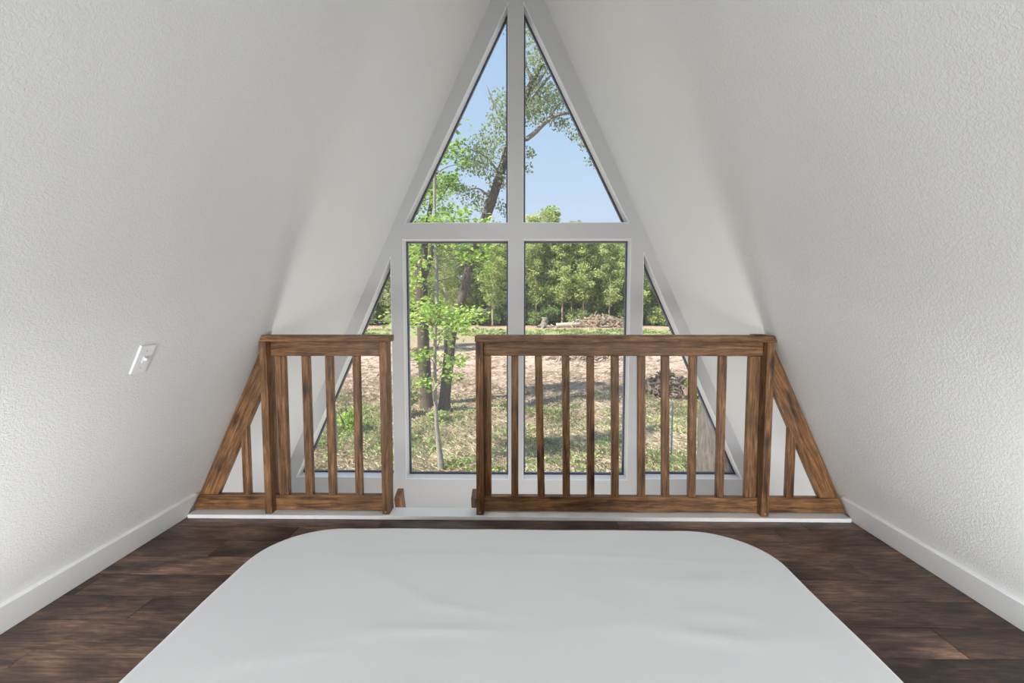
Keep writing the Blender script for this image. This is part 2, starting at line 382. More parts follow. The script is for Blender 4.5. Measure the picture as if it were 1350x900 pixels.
ra = empty('railing', (-1.02, 2.50, ZB), 'short stained pine railing left of the ladder gap, with three square balusters', 'railing')
cap(ra, -1.362, -.666, True)
stick('post', -1.359, -1.321, PF, 2.545, ZB, .9545, M_wood, ra)
stick('post', -.722, -.683, PF, 2.545, ZB, .9545, M_wood, ra)
stick('top_rail', -1.3205, -.7225, RF, RB, .876, .954, M_wood, ra, 'X')
stick('bottom_rail', -1.3205, -.7225, RF, RB, .026, .108, M_wood, ra, 'X')
stick('stile', -1.300, -1.249, RF+.002, RB-.001, .1085, .8755, M_wood, ra)
stick('baluster', -1.157, -1.117, RF+.001, RB-.002, .1085, .8755, M_wood, ra)
stick('baluster', -1.029, -.991, RF+.001, RB-.002, .1085, .8755, M_wood, ra)
stick('baluster', -.881, -.844, RF+.001, RB-.002, .1085, .8755, M_wood, ra)
brace(ra, -1, 1.3595, 0); side_rail(ra, -1, 1.3595)
stick('short_baluster', -1.502, -1.466, RF+.001, RB-.002, .1085, .515, M_wood, ra)
screw(ra, -.703, .036)

rb = empty('railing', (.56, 2.50, ZB), 'long stained pine railing right of the ladder gap, with nine square balusters', 'railing')
cap(rb, -.217, 1.356, False)
stick('post', -.213, -.175, PF, 2.545, ZB, .9545, M_wood, rb)
stick('post', 1.308, 1.347, PF, 2.545, ZB, .9545, M_wood, rb)
stick('top_rail', -.1745, 1.3075, RF, RB, .878, .954, M_wood, rb, 'X')
stick('bottom_rail', -.1745, 1.3075, RF, RB, .026, .108, M_wood, rb, 'X')
stick('stile', -.174, -.135, RF+.002, RB-.001, .1085, .8775, M_wood, rb)
stick('stile', 1.242, 1.298, RF+.002, RB-.001, .1085, .8775, M_wood, rb)
for xb, xt in ((-.026, -.026), (.119, .100), (.256, .246), (.389, .378), (.521, .509), (.664, .650), (.795, .777), (.937, .925), (1.088, 1.082)):
    stick('baluster', xb, xb+.0385, RF+.001, RB-.002, .1085, .8775, M_wood, rb, 'Z', .0025, xt-xb)
brace(rb, 1, 1.3475, 0); side_rail(rb, 1, 1.3475)
stick('short_baluster', 1.464, 1.502, RF+.001, RB-.002, .1085, .515, M_wood, rb)
screw(rb, -.194, .036); screw(rb, 1.328, .038)
prism('shim', [(1.245, .9898), (1.31, .9898), (1.305, .995), (1.25, .995)], 2.475, 2.53, M_wood, rb, .001, R(90))

# ------------------------------------------------------------------ ladder standing in the gap, its stringer tops above the loft edge
ld = empty('ladder', (-.44, 3.55, ZL), 'wooden loft ladder in the railing gap, only its two stringer tops showing', 'ladder')
top = Vector((0, 2.615, .075)); foot = Vector((0, 3.50, ZL)); u = (top-foot).normalized()
tilt = math.atan2(top.y-foot.y, top.z-foot.z)
def ladder_bar(name, x0, x1, c, L, D):
    bm = bmesh.new(); box_bm(bm, x0, x1, -D/2, D/2, -L/2, L/2); bevel(bm, .002)
    o = bm_obj(name, bm, M_wood, ld); o.rotation_euler = (-tilt, 0, 0); o.location = c-Vector((0, 0, 0))-world_off(ld); return o
Lg = (top-foot).length-.03
for x0 in (-.689, -.254):
    c = (top+foot)/2+u*.015; ladder_bar('stringer', -.0175, .0175, Vector((x0+.0175, c.y, c.z)), Lg, .089)
for k in range(9):
    p = foot+u*(.28+.27*k)
    bm = bmesh.new(); box_bm(bm, -.1935, .1935, -.045, .045, -.017, .017); bevel(bm, .002)
    o = bm_obj('rung', bm, M_wood, ld); o.location = Vector((-.448, p.y, p.z))-world_off(ld)

# ------------------------------------------------------------------ light switch on the left slope
th = math.atan(T)
sw = empty('light_switch', (-1.362, 1.688, .948), 'white toggle light switch plate on the left sloped wall', 'light switch')
sw.rotation_euler = (0, 0, 0)
Msl = Matrix(((math.cos(th), 0, math.sin(th)), (0, -1, 0), (math.sin(th), 0, -math.cos(th)))) # columns: up-slope, along, outward into the room
base = Vector((-xs(.948), 1.688, .948))
def on_slope(name, sx_, sy_, z0, z1, cx, cy, m, parent, bev, taper=1.0):
    bm = bmesh.new(); box_bm(bm, -sx_/2, sx_/2, -sy_/2, sy_/2, z0, z1)
    for v in bm.verts:
        if v.co.z > (z0+z1)/2: v.co.x *= taper; v.co.y *= taper
    bevel(bm, bev)
    for v in bm.verts: v.co += Vector((cx, cy, 0))
    bm.transform(Msl.to_4x4()); o = bm_obj(name, bm, m, parent); o.location = base-world_off(parent); return o
on_slope('plate', .115, .070, 0, .007, 0, 0, M_plastic, sw, .0015, .96)
tc_ = on_slope('toggle_collar', .026, .012, .007, .009, 0, 0, M_plastic, sw, .0005)
tg = on_slope('toggle', .011, .008, .009, .020, .003, 0, M_plastic, tc_, .001, .8)
for cx in (-.034, .034): on_slope('screw', .006, .006, .0065, .008, cx, 0, M_screw, sw, .0008)

# ------------------------------------------------------------------ bed
def rounded_outline(hw, y0, y1, rad, n=14):
    pts = []
    for cx, cy, a0 in ((hw-rad, y1-rad, 0), (-hw+rad, y1-rad, 90), (-hw+rad, y0+rad, 180), (hw-rad, y0+rad, 270)):
        for k in range(n+1):
            a = R(a0+90*k/n); pts.append((cx+rad*math.cos(a), cy+rad*math.sin(a)))
    out = []                                                      # even spacing along straight runs
    for i in range(len(pts)):
        a, b = pts[i], pts[(i+1) % len(pts)]; d = math.dist(a, b); s = max(1, int(d/.035))
        out += [(a[0]+(b[0]-a[0])*k/s, a[1]+(b[1]-a[1])*k/s) for k in range(s)]
    return out
BH = .42; BY0, BY1, BHW = -.52, 1.492, .765
def soft_block(name, hw, y0, y1, rad, z0, z1, re, matr, parent=None, wr=None, rings=60):
    out = rounded_outline(hw, y0, y1, rad); n = len(out)
    if wr: out = [(x*(1+.007*noise.noise((x*2, y*4.5, 7))), y+.004*noise.noise((x*4, y, 9))) for x, y in out]
    cy = (y0+y1)/2; V = []; F = []
    def put(px, py, z, nx=0, ny=0): V.append((px, py, z))
    levels = []
    for k in range(1, rings+1): levels.append((k/rings, 0))
    for i, (f, _) in enumerate(levels):
        for (x, y) in out:
            d = re*(1-0)
            dx, dy = x, y-cy; Ln = math.hypot(dx, dy); g = 1-d/max(Ln, .01)
            px, py = dx*g*f, cy+dy*g*f
            V.append((px, py, z1+(wr(px, py) if wr else 0)))
    for k in range(1, 7):
        a = k/6*math.pi/2
        for (x, y) in out:
            dx, dy = x, y-cy; Ln = math.hypot(dx, dy); g = 1-re*(1-math.sin(a))/Ln
            px, py = dx*g, cy+dy*g
            w = wr(px, py)*(1-k/6) if wr else 0
            V.append((px, py, z1-re*(1-math.cos(a))+w))
    for k in range(1, 8):
        for i, (x, y) in enumerate(out):
            s = .006*noise.noise((x*6, y*6, k*.4)) if wr else 0
            V.append((x*(1+s), y+s*(1 if y > cy else -1)*.6, (z1-re)+(z0-z1+re)*k/7))
    total = len(V)//n
    for k in range(total-1):
        for i in range(n):
            j = (i+1) % n; F.append((k*n+i, k*n+j, (k+1)*n+j, (k+1)*n+i))
    V.append((0, cy, z1+(wr(0, cy) if wr else 0))); c = len(V)-1
    for i in range(n): F.append((c, (i+1) % n, i))
    if not wr: F.append(tuple(reversed(range((total-1)*n, total*n))))
    me = bpy.data.meshes.new(name); me.from_pydata(V, [], F); me.update()
    return mesh_obj(name, me, matr, parent, True)
def seg_d(x, y, a, b):
    ax, ay = a; bx, by = b; L2 = (bx-ax)**2+(by-ay)**2; t = max(0, min(1, ((x-ax)*(bx-ax)+(y-ay)*(by-ay))/L2))
    side = ((bx-ax)*(y-ay)-(by-ay)*(x-ax))/math.sqrt(L2)
    return side, t, math.hypot(x-ax-t*(bx-ax), y-ay-t*(by-ay))
CREASE = [((-.66, 1.285), (-.05, 1.325), .0016, .010), ((-.05, 1.325), (.62, 1.285), .0018, .010), ((.30, 1.20), (.70, 1.17), .0022, .03),
          ((.33, .99), (.52, .965), .006, .016), ((.50, .965), (.66, .985), .006, .018), ((-.36, .985), (-.04, .995), .0030, .014),
          ((-.64, .885), (-.33, .93), .0045, .009), ((-.55, .92), (-.30, .97), .0022, .012), ((.10, 1.15), (.72, .84), .0016, .02),
          ((-.50, 1.27), (-.10, 1.05), .0012, .02), ((.42, 1.06), (.62, 1.03), .0025, .02), ((-.10, .84), (-.34, .81), .002, .02),
          ((.12, 1.0), (.40, 1.02), .0015, .02), ((-.3, 1.1), (.05, 1.04), .0014, .015)]
def wrinkle(x, y):
    z = .0022*noise.noise((x*3, y*5, 1.0))+.0010*noise.noise((x*9, y*16, 4.0))+.0004*noise.noise((x*30, y*40, 9.0))
    for a, b, amp, w in CREASE:
        s, t, d = seg_d(x, y+.010*noise.noise((x*5, y*3, 2.0)), a, b)
        if d < 4*w: z += amp*math.exp(-(d/w)**2)*math.sin(math.pi*(.08+.84*t))**.7
    return z
bd = empty('bed', (0, .486, 0), 'queen size mattress on a low base in the middle of the loft floor', 'bed')
ms = soft_block('mattress', BHW-.012, BY0+.012, BY1-.012, .20, .17, BH-.014, .045, M_mattress, bd, None, 3); ms.location = -bd.location
bx = soft_block('box_base', BHW-.03, BY0+.03, BY1-.03, .06, .001, .168, .01, plain('base_cloth', (.30, .29, .28)), bd, None, 3); bx.location = -bd.location
sh = soft_block('fitted_sheet', BHW, BY0, BY1, .215, .150, BH, .030, M_sheet, None, wrinkle, 90)
tag(sh, 'plain white cotton sheet drawn smooth over the mattress, with faint creases', 'bed sheet')

# ------------------------------------------------------------------ outdoors: ground
PROF = [(3.9, -3.25), (8, -3.15), (12, -3.0), (19, -2.88), (24, -2.60), (30, -2.18), (36, -1.85), (42, -1.50), (50, -.92), (56, -.80), (120, .5)]
def gz_at(x, y):
    for (a, za), (b, zb) in zip(PROF, PROF[1:]):
        if y <= b:
            t = (y-a)/(b-a); z = za+(zb-za)*t; break
    else: z = PROF[-1][1]
    k = min(1, max(0, (y-8)/6)); far = 1 if y < 38 else .35
    return z+far*k*(.16*noise.noise((x*.22, y*.22, 0))+.15*noise.noise((x*.7, y*.7, 3))+.09*noise.noise((x*1.9, y*1.9, 6)))
def ground():
    ys = [3.9+.35*k for k in range(18)]; y = ys[-1]
    while y < 120: y += .22+.012*(y-10)*(y > 10)+.0008*y*y*(y > 45); ys.append(y)
    V = []; F = []; nx = 170
    for y in ys:
        hw = 14+y*.62
        for i in range(nx+1):
            x = -hw+2*hw*i/nx; V.append((x, y, gz_at(x, y)))
    for j in range(len(ys)-1):
        for i in range(nx):
            a = j*(nx+1)+i; F.append((a, a+1, a+nx+2, a+nx+1))
    me = bpy.data.meshes.new('ground'); me.from_pydata(V, [], F); me.update()
    m, n, l, p = mat('clearing_soil'); p.inputs['Roughness'].default_value = .95; p.inputs['Specular IOR Level'].default_value = .1
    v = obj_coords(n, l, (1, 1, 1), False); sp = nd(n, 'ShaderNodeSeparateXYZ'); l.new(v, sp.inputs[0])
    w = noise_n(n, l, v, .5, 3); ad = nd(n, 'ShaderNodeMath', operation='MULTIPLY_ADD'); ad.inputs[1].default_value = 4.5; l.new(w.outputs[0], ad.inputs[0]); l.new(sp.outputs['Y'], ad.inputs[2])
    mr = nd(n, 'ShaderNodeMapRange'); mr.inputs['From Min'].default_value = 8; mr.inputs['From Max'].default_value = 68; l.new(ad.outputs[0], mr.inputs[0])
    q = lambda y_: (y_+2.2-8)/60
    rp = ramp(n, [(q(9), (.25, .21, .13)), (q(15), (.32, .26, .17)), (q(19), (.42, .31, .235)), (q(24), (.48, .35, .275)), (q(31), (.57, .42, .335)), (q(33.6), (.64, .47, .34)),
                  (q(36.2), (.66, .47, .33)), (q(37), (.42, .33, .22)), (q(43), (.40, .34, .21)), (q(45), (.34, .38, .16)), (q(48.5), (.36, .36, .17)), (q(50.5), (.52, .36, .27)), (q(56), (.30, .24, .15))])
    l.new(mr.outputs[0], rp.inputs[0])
    f = noise_n(n, l, v, 3.0, 8, .72); rf = ramp(n, [(.30, (.42, .40, .38)), (.52, (1, 1, 1)), (.72, (1.3, 1.28, 1.24))]); l.new(f.outputs[0], rf.inputs[0])
    c = mixc(n, l, rp.outputs[0], rf.outputs[0], .85, 'MULTIPLY')
    pa = noise_n(n, l, v, .9, 5, .6); rpa = ramp(n, [(.50, (0,0,0)), (.62, (1,1,1))]); l.new(pa.outputs[0], rpa.inputs[0])
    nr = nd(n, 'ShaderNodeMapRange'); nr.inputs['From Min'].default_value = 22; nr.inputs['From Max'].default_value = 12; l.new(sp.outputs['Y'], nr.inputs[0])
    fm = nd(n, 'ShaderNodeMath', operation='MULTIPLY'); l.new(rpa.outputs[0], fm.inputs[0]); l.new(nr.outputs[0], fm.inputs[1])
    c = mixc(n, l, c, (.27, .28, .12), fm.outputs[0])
    l.new(c, p.inputs['Base Color'])
    b = nd(n, 'ShaderNodeBump'); b.inputs['Strength'].default_value = .9; b.inputs['Distance'].default_value = .12
    l.new(f.outputs[0], b.inputs['Height']); l.new(b.outputs[0], p.inputs['Normal'])
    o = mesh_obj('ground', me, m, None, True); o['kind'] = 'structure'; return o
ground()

# ------------------------------------------------------------------ outdoors: plants
rnd = random.Random(5)
class Mesh:
    def __init__(s): s.V = []; s.F = []
    def tube(s, path, rad, seg=9, rough=0.0):
        path = [Vector(p) for p in path]; b0 = len(s.V); n = len(path)
        for i, p in enumerate(path):
            d = (path[min(i+1, n-1)]-path[max(i-1, 0)]).normalized(); a = d.orthogonal().normalized() if abs(d.z) < .5 else Vector((1, 0, 0)).cross(d).normalized(); b = d.cross(a)
            for k in range(seg):
                t = 2*math.pi*k/seg; r = rad[i]*(1+(rough*noise.noise((k*1.7+p.x, p.z*1.3, i*.6)) if rough else 0))
                s.V.append(tuple(p+a*(r*math.cos(t))+b*(r*math.sin(t))))
        for i in range(n-1):
            for k in range(seg):
                j = (k+1) % seg; s.F.append((b0+i*seg+k, b0+i*seg+j, b0+(i+1)*seg+j, b0+(i+1)*seg+k))
        s.F.append(tuple(b0+k for k in reversed(range(seg)))); s.F.append(tuple(b0+(n-1)*seg+k for k in range(seg)))
    def leaf(s, c, size, flat=0.0):
        d = Vector((rnd.gauss(0, 1), rnd.gauss(0, 1), rnd.gauss(0, 1)*(1-flat))).normalized()
        up = Vector((rnd.gauss(0, .5), rnd.gauss(0, .5), 1)) if rnd.random() < flat else Vector((rnd.gauss(0, 1), rnd.gauss(0, 1), rnd.gauss(0, 1)))
        a = d.cross(up)
        if a.length < 1e-3: return
        a.normalize(); nn = a.cross(d); h = size*rnd.uniform(.7, 1.25); w = h*.36; b = len(s.V); c = Vector(c)
        s.V += [tuple(c-d*h*.5), tuple(c+a*w+nn*w*.25), tuple(c+d*h*.5), tuple(c-a*w+nn*w*.25)]
        s.F.append((b, b+1, b+2, b+3))
    def blob(s, c, r, n, size, sq=.8, flat=0.0):
        c = Vector(c)
        for _ in range(n):
            v = Vector((rnd.gauss(0, 1), rnd.gauss(0, 1), rnd.gauss(0, 1))).normalized()*(rnd.random()**.45)*r; v.z *= sq
            s.leaf(c+v, size, flat)
    def build(s, name, m, parent=None, smooth=False):
        me = bpy.data.meshes.new(name); me.from_pydata(s.V, [], s.F); me.update(); return mesh_obj(name, me, m, parent, smooth)
def smooth_path(pts, rads, k=4):
    P = [Vector(p) for p in pts]; out = []; ro = []
    for i in range(len(P)-1):
        p0, p1, p2, p3 = P[max(i-1, 0)], P[i], P[i+1], P[min(i+2, len(P)-1)]
        for q in range(k):
            t = q/k; out.append(.5*((2*p1)+(p2-p0)*t+(2*p0-5*p1+4*p2-p3)*t*t+(3*p1-p0-3*p2+p3)*t**3)); ro.append(rads[i]+(rads[i+1]-rads[i])*t)
    return out+[P[-1]], ro+[rads[-1]]
def limb(M, pts, rads, seg=9, rough=.12, k=4):
    a, b = smooth_path(pts, rads, k); M.tube(a, b, seg, rough)

def rel(pts, o): return [(p[0]-o[0], p[1]-o[1], p[2]-o[2]) for p in pts]

# leaning oak in front of the clearing
o0 = (-2.90, 18, gz_at(-2.9, 18)-.1)
oak = empty('oak_tree', o0, 'dark leaning oak whose trunk slants up to the right across the left panes', 'tree')
t = Mesh(); limb(t, rel([o0, (-2.85, 18, -2.3), (-2.52, 18, .45), (-2.07, 18, 1.75), (-1.84, 18, 3.04), (-1.54, 18, 3.75), (-.965, 18, 5.3), (-.42, 18, 7.0), (.10, 18, 8.6), (.5, 18, 9.5), (.84, 18, 10.2), (1.0, 18, 11.6), (.9, 18, 13)], o0),
           [.34, .23, .19, .18, .16, .19, .18, .15, .13, .11, .09, .06, .03]); t.build('trunk', B_dark, oak, True)
br = [([(-.20, 18, 7.3), (.05, 17.9, 7.25), (.55, 17.8, 7.55), (1.02, 17.8, 7.98), (1.5, 17.8, 8.22), (2.0, 17.8, 8.25), (2.9, 17.8, 8.0)], [.11, .10, .09, .075, .06, .04, .015]),
     ([(.10, 18, 8.6), (.5, 18.1, 8.9), (.95, 18.1, 9.5), (1.3, 18.2, 9.9)], [.09, .07, .05, .02]), ([(.3, 18, 9.0), (.8, 18, 9.6), (1.2, 18, 10.2), (1.6, 18, 10.6)], [.08, .06, .045, .02]),
     ([(1.02, 17.8, 7.98), (1.4, 17.8, 8.5), (1.8, 17.7, 8.9)], [.05, .035, .012]), ([(-.7, 18, 6.1), (-1.2, 18.1, 6.8), (-1.9, 18, 7.1)], [.05, .035, .01]), ([(-.3, 18, 7.4), (-.8, 18.1, 8.4), (-1.2, 18, 9.4)], [.05, .03, .01]),
     ([(-1.0, 18, 5.2), (-1.5, 17.9, 5.6), (-2.1, 17.9, 5.5)], [.04, .03, .01]), ([(-2.5, 18, .5), (-2.1, 18, .75), (-1.5, 18, 1.0), (-.9, 18, 1.2)], [.07, .05, .04, .01]), ([(2.0, 17.8, 8.25), (2.4, 17.8, 7.6), (2.7, 17.8, 7.0)], [.03, .02, .008]),
     ([(.5, 18, 9.5), (.1, 18, 10.4), (-.2, 18, 11.4)], [.07, .05, .02])]
for p, r_ in br: t = Mesh(); limb(t, rel(p, o0), r_, 7); t.build('branch', B_grey, oak, True)
t = Mesh()
for (x, z, r, n) in ((-1.5, 7.0, .75, 260), (-.8, 7.3, .8, 280), (-1.2, 6.3, .55, 150), (-.5, 8.0, .6, 200), (-1.9, 5.5, .5, 90), (-1.3, 5.2, .55, 120), (-.7, 5.9, .5, 110), (-.6, 8.9, .5, 120), (-1.9, 6.6, .5, 100), (-.35, 5.0, .5, 110),
                     (.55, 8.9, .7, 260), (1.0, 8.7, .7, 230), (.3, 8.2, .6, 190), (.9, 9.4, .6, 180), (1.5, 9.0, .55, 150), (.6, 9.9, .7, 200), (1.1, 10.4, .6, 130), (.4, 10.8, .7, 160), (.7, 11.8, .7, 160), (.1, 11.5, .7, 120), (.35, 6.9, .3, 40), (.3, 6.3, .3, 30),
                     (2.3, 7.6, .5, 120), (2.6, 7.1, .45, 90), (2.9, 6.7, .4, 60), (1.9, 8.6, .5, 120), (1.6, 8.2, .4, 90), (2.4, 8.3, .5, 100)):
    t.blob((x-o0[0], rnd.uniform(-.6, .6), z-o0[2]), r*1.15, int(n*1.9), .105, .7)
f = t.build('foliage', L_olive, oak); f['kind'] = 'stuff'

# tree with the forked dark trunk at the far left of the panes
o1 = (-3.75, 19, gz_at(-3.75, 19)-.1)
ta = empty('maple_tree', o1, 'upright dark trunk forking below a bright green crown, left of the leaning oak', 'tree')
t = Mesh(); limb(t, rel([o1, (-3.78, 19, -2.4), (-3.87, 19, .1), (-3.90, 19, 1.9), (-3.98, 19, 2.7), (-3.80, 19, 3.2), (-3.74, 19, 3.9), (-3.5, 19, 5.2), (-3.34, 19, 6.0), (-3.2, 19, 6.6)], o1), [.34, .26, .24, .24, .26, .15, .12, .09, .06, .02]); t.build('trunk', B_dark, ta, True)
for p, r_ in (([(-3.88, 19, 2.2), (-3.62, 19, 2.9), (-3.48, 19, 3.4), (-3.40, 19, 4.6)], [.14, .11, .09, .03]), ([(-3.92, 19, 2.5), (-4.5, 19, 3.4), (-5.0, 19, 4.4)], [.12, .08, .03]),
              ([(-3.5, 19, 5.2), (-3.1, 19, 5.5), (-2.7, 19, 6.1)], [.05, .04, .01])):
    t = Mesh(); limb(t, rel(p, o1), r_, 7); t.build('branch', B_dark, ta, True)
t = Mesh()
for (x, z, r, n) in ((-3.3, 6.1, .55, 220), (-2.8, 6.4, .5, 200), (-3.6, 5.9, .6, 200), (-2.5, 6.0, .4, 120), (-3.9, 5.2, .6, 150), (-3.1, 5.1, .45, 90), (-3.5, 4.5, .5, 120), (-2.7, 5.0, .4, 50), (-3.0, 4.3, .6, 180), (-2.3, 4.2, .5, 140), (-3.8, 3.9, .7, 220), (-4.6, 4.6, .8, 200), (-5.0, 5.2, .9, 200)):
    t.blob((x-o1[0], rnd.uniform(-.5, .7), z-o1[2]), r, n, .15, .6, .5)
f = t.build('foliage', L_bright, ta); f['kind'] = 'stuff'

# thin pale sapling nearest the house
o2 = (-1.99, 11.9, gz_at(-1.99, 11.9)-.05)
tb = empty('sapling', o2, 'thin pale barked sapling with layered lime green leaves, nearest the left panes', 'tree')
t = Mesh(); limb(t, rel([o2, (-2.03, 11.9, -2.6), (-2.10, 11.9, -1.8), (-2.13, 11.9, -.6), (-2.108, 11.9, .49), (-2.056, 11.9, 1.64), (-2.07, 11.9, 2.8), (-2.09, 11.9, 4.1), (-2.0, 11.9, 5.4), (-1.85, 11.9, 6.4)], o2), [.10, .075, .05, .043, .042, .048, .043, .035, .025, .01], 9, .2); t.build('trunk', B_tan, tb, True)
SPR = [(-.62, .85, .75, .33, 130), (.55, .70, .60, .33, 120), (-.20, 1.15, .5, .3, 90), (.75, .98, .5, .3, 60), (-.45, -.05, .4, .25, 60), (.45, -.20, .5, .25, 70), (.15, .35, .4, .2, 30), (-.35, -.75, .45, .25, 50), (.55, 2.62, .6, .3, 60), (.95, 2.35, .45, .2, 40), (1.15, 3.0, .5, .3, 70), (-.5, 2.4, .5, .4, 80), (-.4, 3.1, .5, .4, 90),
       (.2, 3.3, .5, .3, 70), (.4, -.6, .35, .2, 30), (.1, 1.0, .5, .3, 80), (.75, 2.9, .5, .25, 60), (.55, 5.1, .35, .25, 36), (.72, 4.7, .25, .2, 26), (.45, 5.7, .3, .3, 30), (.3, 4.9, .3, .2, 20), (-.55, 1.8, .4, .3, 50), (1.25, 2.05, .3, .15, 22), (1.3, 2.55, .35, .25, 40), (.8, 3.4, .5, .3, 60)]
for dx, z, r, h, n in SPR:
    t = Mesh(); limb(t, [(-.09+.02*math.sin(z), 0, z-.25-o2[2]), (dx*.5-.08, 0, z-.05-o2[2]), (dx-.08, 0, z-o2[2])], [.018, .012, .004], 5, 0, 3); t.build('branch', B_grey, tb, True)
t = Mesh()
for dx, z, r, h, n in SPR:
    for _ in range(int(n*1.9)):
        t.leaf((dx-.08+rnd.gauss(0, r*.5), rnd.gauss(0, r*.6), z-o2[2]+rnd.gauss(0, h*.42)), .125, .6)
f = t.build('foliage', L_bright, tb); f['kind'] = 'stuff'

# broad trunk close to the house, low in the right-hand side pane
o3 = (2.99, 7.0, gz_at(2.99, 7)-.05)
tk = empty('shade_tree', o3, 'broad grey barked trunk close outside the right side window', 'tree')
t = Mesh(); limb(t, [(0, 0, 0), (0, 0, .5), (.0, 0, 2.0), (.03, 0, 4.0), (.15, .1, 6.5), (.6, .3, 9.0)], [.42, .31, .27, .26, .22, .10], 18, .10, 8); t.build('trunk', B_brown, tk, True)
t = Mesh(); [t.blob((.9+rnd.uniform(-.7, 1.2), rnd.uniform(-1, 1), 9.3+rnd.uniform(-.6, 1.2)), .8, 120, .16, .8) for _ in range(8)]
f = t.build('foliage', L_mid, tk); f['kind'] = 'stuff'

# tree whose trunk stands behind the left window post; its crown shades the dirt beyond the oak
o4 = (-4.36, 17.0, gz_at(-4.36, 17)-.1)
t4 = empty('maple_tree', o4, 'light green maple with its trunk behind the left window post', 'tree')
t = Mesh(); limb(t, rel([o4, (-4.36, 17, -1), (-4.37, 17, 2), (-4.30, 17, 4.5), (-4.2, 17, 7), (-4.1, 17, 9.5)], o4), [.22, .17, .15, .12, .08, .02]); t.build('trunk', B_grey, t4, True)
rnd.seed(77); f = Mesh()
for k in range(22):
    z = 5.0+4.8*(k+.5)/22; a_ = k*2.4; q_ = (z-5.0)/4.8; rr = 2.3*math.sin(math.pi*(.2+.72*q_))*rnd.uniform(.5, 1); e_ = (-4.25+math.cos(a_)*rr, 17+math.sin(a_)*rr, z)
    t = Mesh(); limb(t, rel([(-4.3, 17, z-.7), ((e_[0]-4.3)/2, (e_[1]+17)/2, z-.25), e_], o4), [.05, .03, .01], 5, 0, 2); t.build('branch', B_grey, t4, True)
    f.blob(rel([e_], o4)[0], .8, 150, .14, .6, .4)
f = f.build('foliage', L_bright, t4); f['kind'] = 'stuff'

# woodland behind the clearing: a few kinds, copied tree by tree
def wood_tree(name, h, kind, label, leafm, barkm, seed):
    rnd.seed(seed); root = empty(name, (0, 0, 0), label, 'tree', 'woodland trees behind the clearing')
    t = Mesh(); bend = [(rnd.uniform(-.3, .3)*k, rnd.uniform(-.3, .3)*k, h*.94*k/4) for k in range(5)]
    kk = .55 if kind == 'pole' else 1; limb(t, [(p[0]*kk*.6, p[1]*kk*.6, p[2]) for p in bend] if kind == 'pole' else bend, [q*kk for q in (.26, .2, .17, .11, .03)], 7, .1); t.build('trunk', barkm, root, True)
    t = Mesh(); f = Mesh()
    lo_ = {'pole': .26, 'tall': .38, 'full': .14, 'slim': .25, 'open': .3}[kind]; rr = {'pole': 1.35, 'tall': 2.0, 'full': 2.7, 'slim': 1.4, 'open': 2.3}[kind]
    nb = {'pole': 22, 'tall': 26, 'full': 40, 'slim': 24, 'open': 22}[kind]
    for k in range(nb):
        z = h*(lo_+(1-lo_)*(k+.5)/nb); q = (z/h-lo_)/(1-lo_); reach = rr*(math.sin(math.pi*(.18+.78*q))**.8)*rnd.uniform(.45, 1.0)
        a = k*2.4+rnd.uniform(-.4, .4); i = min(3, int(z/(h*.94)*4)); tt = z/(h*.94)*4-i
        b0 = Vector(bend[i]).lerp(Vector(bend[i+1]), min(1, tt)); e_ = b0+Vector((math.cos(a)*reach, math.sin(a)*reach, reach*.25))
        limb(t, [b0-Vector((0, 0, .4)), b0.lerp(e_, .55)-Vector((0, 0, .1)), e_], [.06, .04, .012], 5, 0, 2)
        f.blob(e_, .95*rnd.uniform(.7, 1.2), 120, .27, .65, .3); f.blob(b0.lerp(e_, .5), .85, 55, .27, .75, .3)
    o = t.build('branch', barkm, root, True); o['kind'] = 'stuff'; o = f.build('foliage', leafm, root); o['kind'] = 'stuff'
    return root
def copy_tree(o):
    c = o.copy(); C.objects.link(c)
    for ch in o.children:
        k = ch.copy(); C.objects.link(k); k.parent = c
    return c
KIN = [wood_tree('woodland_tree', 13.5, 'tall', 'tall woodland tree with bare lower trunk and mid green crown behind the clearing', L_mid, B_grey, 1),
       wood_tree('woodland_tree', 12.0, 'full', 'bushy mid green woodland tree leafed almost to the ground behind the clearing', L_mid, B_dark, 2),
       wood_tree('woodland_tree', 12.8, 'open', 'loose pale yellow-green woodland tree with light trunk behind the clearing', L_yellow, B_pale, 3),
       wood_tree('woodland_tree', 11.0, 'slim', 'slim grey-green woodland tree with narrow crown behind the clearing', L_olive, B_grey, 4),
       wood_tree('woodland_tree', 12.4, 'full', 'full pale yellow-green woodland tree leafed low down behind the clearing', L_yellow, B_grey, 6),
       wood_tree('woodland_tree', 12.0, 'pole', 'slender pole tree with thin light trunk at the front of the woodland', L_mid, B_dead, 9)]
SPOT = [(-22, 60, 1, 1.0), (-19.5, 57, 2, .95), (-17, 61, 0, .95), (-15.2, 56.5, 4, .9), (-13, 59, 1, .92), (-10.8, 57, 0, .9), (-9, 61, 4, .95), (-7.2, 56, 2, .85), (-5.4, 58.5, 1, .95), (-3.6, 60, 0, .92), (-2, 57, 4, .86), (-.2, 61, 1, 1.0),
        (1.4, 58, 3, 1.16), (2.6, 56.5, 2, 1.06), (4.0, 60, 0, 1.1), (5.4, 57.5, 4, 1.04), (7.0, 61, 1, 1.0), (8.0, 57, 3, 1.0), (9.4, 59, 0, .88), (10.8, 56.5, 2, .85), (12.3, 60, 1, .86), (14, 57, 4, .8), (15.8, 60, 0, .8), (17.5, 57, 1, .78), (19.5, 60, 2, .8), (22, 58, 4, .85), (25, 60, 1, .85),
        (3.3, 63, 4, 1.02), (6.2, 64, 0, 1.0), (11.5, 64, 4, .88), (-4.5, 64, 4, 1.0), (-11.8, 64, 1, 1.0), (-16, 65, 4, 1.0), (.6, 65, 0, 1.0), (14.9, 65, 1, .85), (18.5, 65, 0, .85)]
